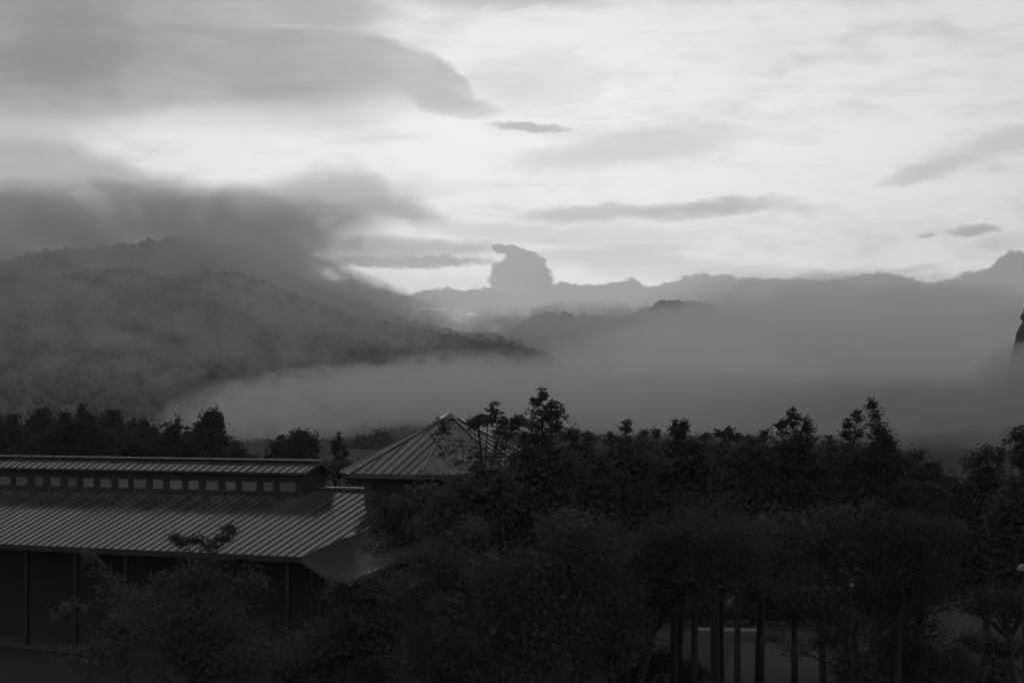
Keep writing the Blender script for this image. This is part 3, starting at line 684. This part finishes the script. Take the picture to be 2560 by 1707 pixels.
# lower, nearer crowns
N_ = [
 ('near tree with drooping foliage low in the middle of the mass', 1280, 72, [(1280, 1440, 150, 90), (1200, 1560, 150, 110), (1380, 1560, 130, 110), (1280, 1660, 180, 70)], .15, .9, 'broad', 1300),
 ('near tree rising before the gable of the wing', 1120, 74, [(1120, 1400, 110, 60), (1180, 1330, 70, 50, .8), (1060, 1470, 120, 70), (1150, 1540, 140, 80), (1090, 1640, 150, 80)], .15, .9, 'broad', 1120),
 ('near leafy tree left of the bare trunks, overlapping the wing', 1430, 73, [(1430, 1330, 120, 70), (1400, 1420, 140, 80), (1500, 1400, 90, 70), (1450, 1520, 140, 90)], .15, .9, 'broad', 1430),
 ('near tree spreading its crown above the bare trunks', 1700, 75, [(1620, 1380, 110, 70), (1720, 1350, 110, 70), (1830, 1380, 100, 70), (1640, 1450, 110, 50), (1760, 1450, 120, 46), (1860, 1450, 80, 40), (1600, 1560, 50, 90)], .15, .95, 'dark', 1575),
 ('near tree with a rounded crown right of the dome lamp', 2050, 77, [(2000, 1340, 120, 80), (2110, 1330, 110, 90), (2060, 1440, 140, 60)], .15, .95, 'broad', 2060),
 ('near dark tree below the columnar one', 2270, 77, [(2230, 1330, 110, 80), (2340, 1350, 110, 80), (2290, 1430, 130, 80)], .15, .95, 'dark', 2230),
 ('near tree with foliage down to the lower edge left of the bare trunks', 1530, 74, [(1530, 1490, 110, 70), (1560, 1590, 90, 80), (1500, 1640, 110, 70)], .15, .9, 'broad', 1530),
 ('near tree with a spray of leaves before the pale path', 2010, 76, [(2010, 1490, 110, 50), (1930, 1590, 50, 22, .8), (2000, 1620, 50, 22, .5), (2060, 1600, 60, 40, .8), (2110, 1560, 90, 60), (2130, 1660, 80, 50)], .15, .85, 'broad', 2180),
 ('near dark tree low between path and shrub', 2300, 78, [(2290, 1490, 120, 70), (2260, 1590, 120, 60), (2330, 1660, 130, 50)], .15, .95, 'dark', 2300),
 ('near tree filling the lower right corner', 2500, 80, [(2480, 1500, 110, 50), (2560, 1520, 60, 60)], .15, .95, 'dark', 2540),
]
for i, (lab, px, Y, lobes, leaf, dn, m, bp) in enumerate(N_):
    tree('broadleaf_tree', lab, GR, px, Y, lobes, .105, dn, m, 60 + i, .16, base_px=bp)
tree('shrub', 'rounded pale shrub in the lower right corner', None, 2450, 84, [(2440, 1600, 70, 32), (2520, 1620, 60, 36), (2380, 1640, 50, 34), (2460, 1680, 120, 40)], .14, 1.2, 'grey', 70, .08, cat='shrub')
# foreground tree under the hall eave
tree('garden_tree', 'tree before the hall whose top sprays cross the roof edge', None, 480, 72, [(574, 1322, 13, 16, 2), (560, 1342, 24, 18, 2), (520, 1362, 38, 15, 2), (492, 1348, 12, 14, 1.6), (462, 1356, 24, 9, 1.6), (440, 1345, 10, 6, 1.5), (520, 1392, 30, 14), (500, 1440, 90, 42), (410, 1455, 50, 40, .6), (630, 1450, 60, 34, .7), (460, 1540, 190, 100), (300, 1480, 50, 50, .6), (260, 1640, 120, 60, .7), (560, 1640, 200, 80)], .11, .95, 'broad', 80, .16)
tree('garden_tree', 'thin pale tree leaning up to the hall eave at the left', None, 300, 78, [(225, 1385, 14, 20, .9), (245, 1420, 20, 25, .8), (275, 1450, 30, 28, .8), (320, 1480, 40, 30, .8), (180, 1520, 50, 30, .7), (330, 1560, 90, 60, .8)], .15, .9, 'grey', 81, .10, base_px=330)
tree('garden_tree', 'low leafy tree below the wing roof', None, 800, 80, [(900, 1560, 90, 70), (800, 1620, 110, 70), (980, 1600, 110, 90), (880, 1500, 60, 40, .8), (1000, 1470, 60, 50), (930, 1455, 50, 34, .9), (850, 1475, 50, 40, .8), (720, 1670, 100, 50), (940, 1470, 50, 30, .6)], .15, .9, 'broad', 82, .14)
for i, (px, w_, h_, lab) in enumerate([(1640, 60, 40, 'dark bush beyond the road, left of the bare trunks'), (1750, 70, 46, 'dark bush beyond the road, straight behind the bare trunks'), (1880, 60, 40, 'dark bush beyond the road, right of the bare trunks'), (2010, 70, 52, 'dark bush beyond the road, behind the leaf spray'), (2180, 90, 60, 'dark bush beyond the road, furthest right')]):
    tree('shrub', lab, 'bushes beyond the road', px, 122, [(px, 1520, w_, h_), (px + 40, 1540, w_ * .8, 26), (px - 45, 1538, w_ * .8, 28), (px, 1470, w_ * .8, 40)], .2, 1.0, 'dark', 90 + i, .1, cat='bush')
tree('shrub', 'spreading dark bush low between the pale ground and the corner shrub', None, 2230, 90, [(2150, 1660, 80, 50), (2240, 1640, 80, 50), (2320, 1670, 80, 50), (2200, 1700, 140, 40)], .14, 1.1, 'dark', 98, .06, cat='bush')
tree('shrub', 'low dark bush at the foot of the left bare trunks', None, 1650, 92, [(1640, 1650, 70, 40), (1720, 1680, 60, 40), (1590, 1690, 60, 50)], .14, 1.1, 'dark', 97, .06, cat='bush')
# bare trunks seen under the crowns
def bare(label, px, Y, w, lean=0):
    base = W(px, 0, Y); base.z = 0; r = empty('bare_trunk_tree', base); tag(r, label, 'tree', 'bare trunks seen under the crowns')
    mb = MB(); rr = M(w, Y) / 2
    mb.tube([Vector((0, 0, -.1)), Vector((lean * .3, 0, 1.5)), Vector((lean * .6, 0, 3.2)), Vector((lean, 0, 5.0)), Vector((lean * 1.3, .1, 6.3))], [rr * 1.15, rr, rr * .92, rr * .8, rr * .5], 10)
    mb.build('trunk', bark_m, r, smooth=True)
    rs = np.random.RandomState(int(px)); C = rs.randn(60, 3) * np.array([1.3, 1.3, .7]) + np.array([lean, 0, 6.0])
    pos = np.repeat(C, 40, 0) + rs.randn(2400, 3) * .3; n = len(pos)
    ax = rs.randn(n, 3); ax /= np.linalg.norm(ax, axis=1)[:, None]; bx = np.cross(ax, rs.randn(n, 3)); bx /= np.linalg.norm(bx, axis=1)[:, None]
    V_ = np.stack([pos - ax * .08, pos + bx * .04, pos + ax * .08, pos - bx * .04], 1).reshape(-1, 3)
    npmesh('crown', V_, np.arange(n * 4).reshape(-1, 4), LM['dark'], r)
bare('rightmost and clearest of the bare trunks, before the pale path', 1840, 82, 17, .05)
bare('thick bare trunk left of the clearest one', 1788, 85, 24, -.05)
bare('thinner trunk third from the right', 1732, 88, 17, .1)
bare('slim trunk leftmost of the bare trunks', 1684, 90, 19, 0)

# ---------------------------------------------------------------- paths, kerb, lamps
def gp(px, py): Y = H * F / (py - HZ); return ((px - 1280) / F * Y, Y)
o = sheet('path', [gp(1780, 1740), gp(2120, 1740), gp(2080, 1640), gp(1960, 1606), gp(1840, 1602)], .004, path_m)
o = sheet('road', [gp(1500, 1589), gp(2400, 1589), gp(2400, 1578), gp(1500, 1576)], .004, road_m)
mb = MB(); a, b = gp(1735, 1574), gp(1905, 1577); mb.beam((a[0], a[1], .07), (b[0], b[1], .07), .2, .14); tag(mb.build('kerb', kerb_m), kind='structure')
lamp_m = mat('lamp_housing', .10, .25); pole_m = mat('lamp_pole', .02, .9); globe_m = mat('lamp_globe', .12, .4)
def dome_lamp(px, py, Y, label):
    b = W(px, 0, Y); top = W(px, py, Y).z; b.z = 0; r = empty('lamp_post', b); tag(r, label, 'lamp', 'dome lamps among the trees')
    mb = MB(); mb.tube([(0, 0, 0), (0, 0, top - .2)], [.06, .045], 10); mb.build('pole', pole_m, r)
    mb = MB(); mb.lathe((0, 0, top - .22), [(.21, 0), (.22, .03), (.19, .10), (.13, .16), (.06, .2), (.01, .215)], 20); mb.build('lamp_shade', lamp_m, r, smooth=True)
dome_lamp(1905, 1284, 90, 'shallow dome lamp catching the light in the middle of the foliage')
dome_lamp(2556, 1408, 75, 'dome lamp showing at the right edge of the picture')
b = W(2125, 0, 74); b.z = 0; r = empty('lamp_post', b); tag(r, 'slim post with a small globe low on the right', 'lamp')
tz = W(2128, 1462, 74).z
mb = MB(); mb.tube([(0, 0, 0), (0, 0, tz - .03)], [.025, .02], 8); mb.build('pole', pole_m, r)
mb = MB(); mb.lathe((.03, 0, tz - .07), [(.01, 0), (.05, .02), (.07, .07), (.05, .12), (.01, .14)], 14); mb.build('globe', globe_m, r, smooth=True)
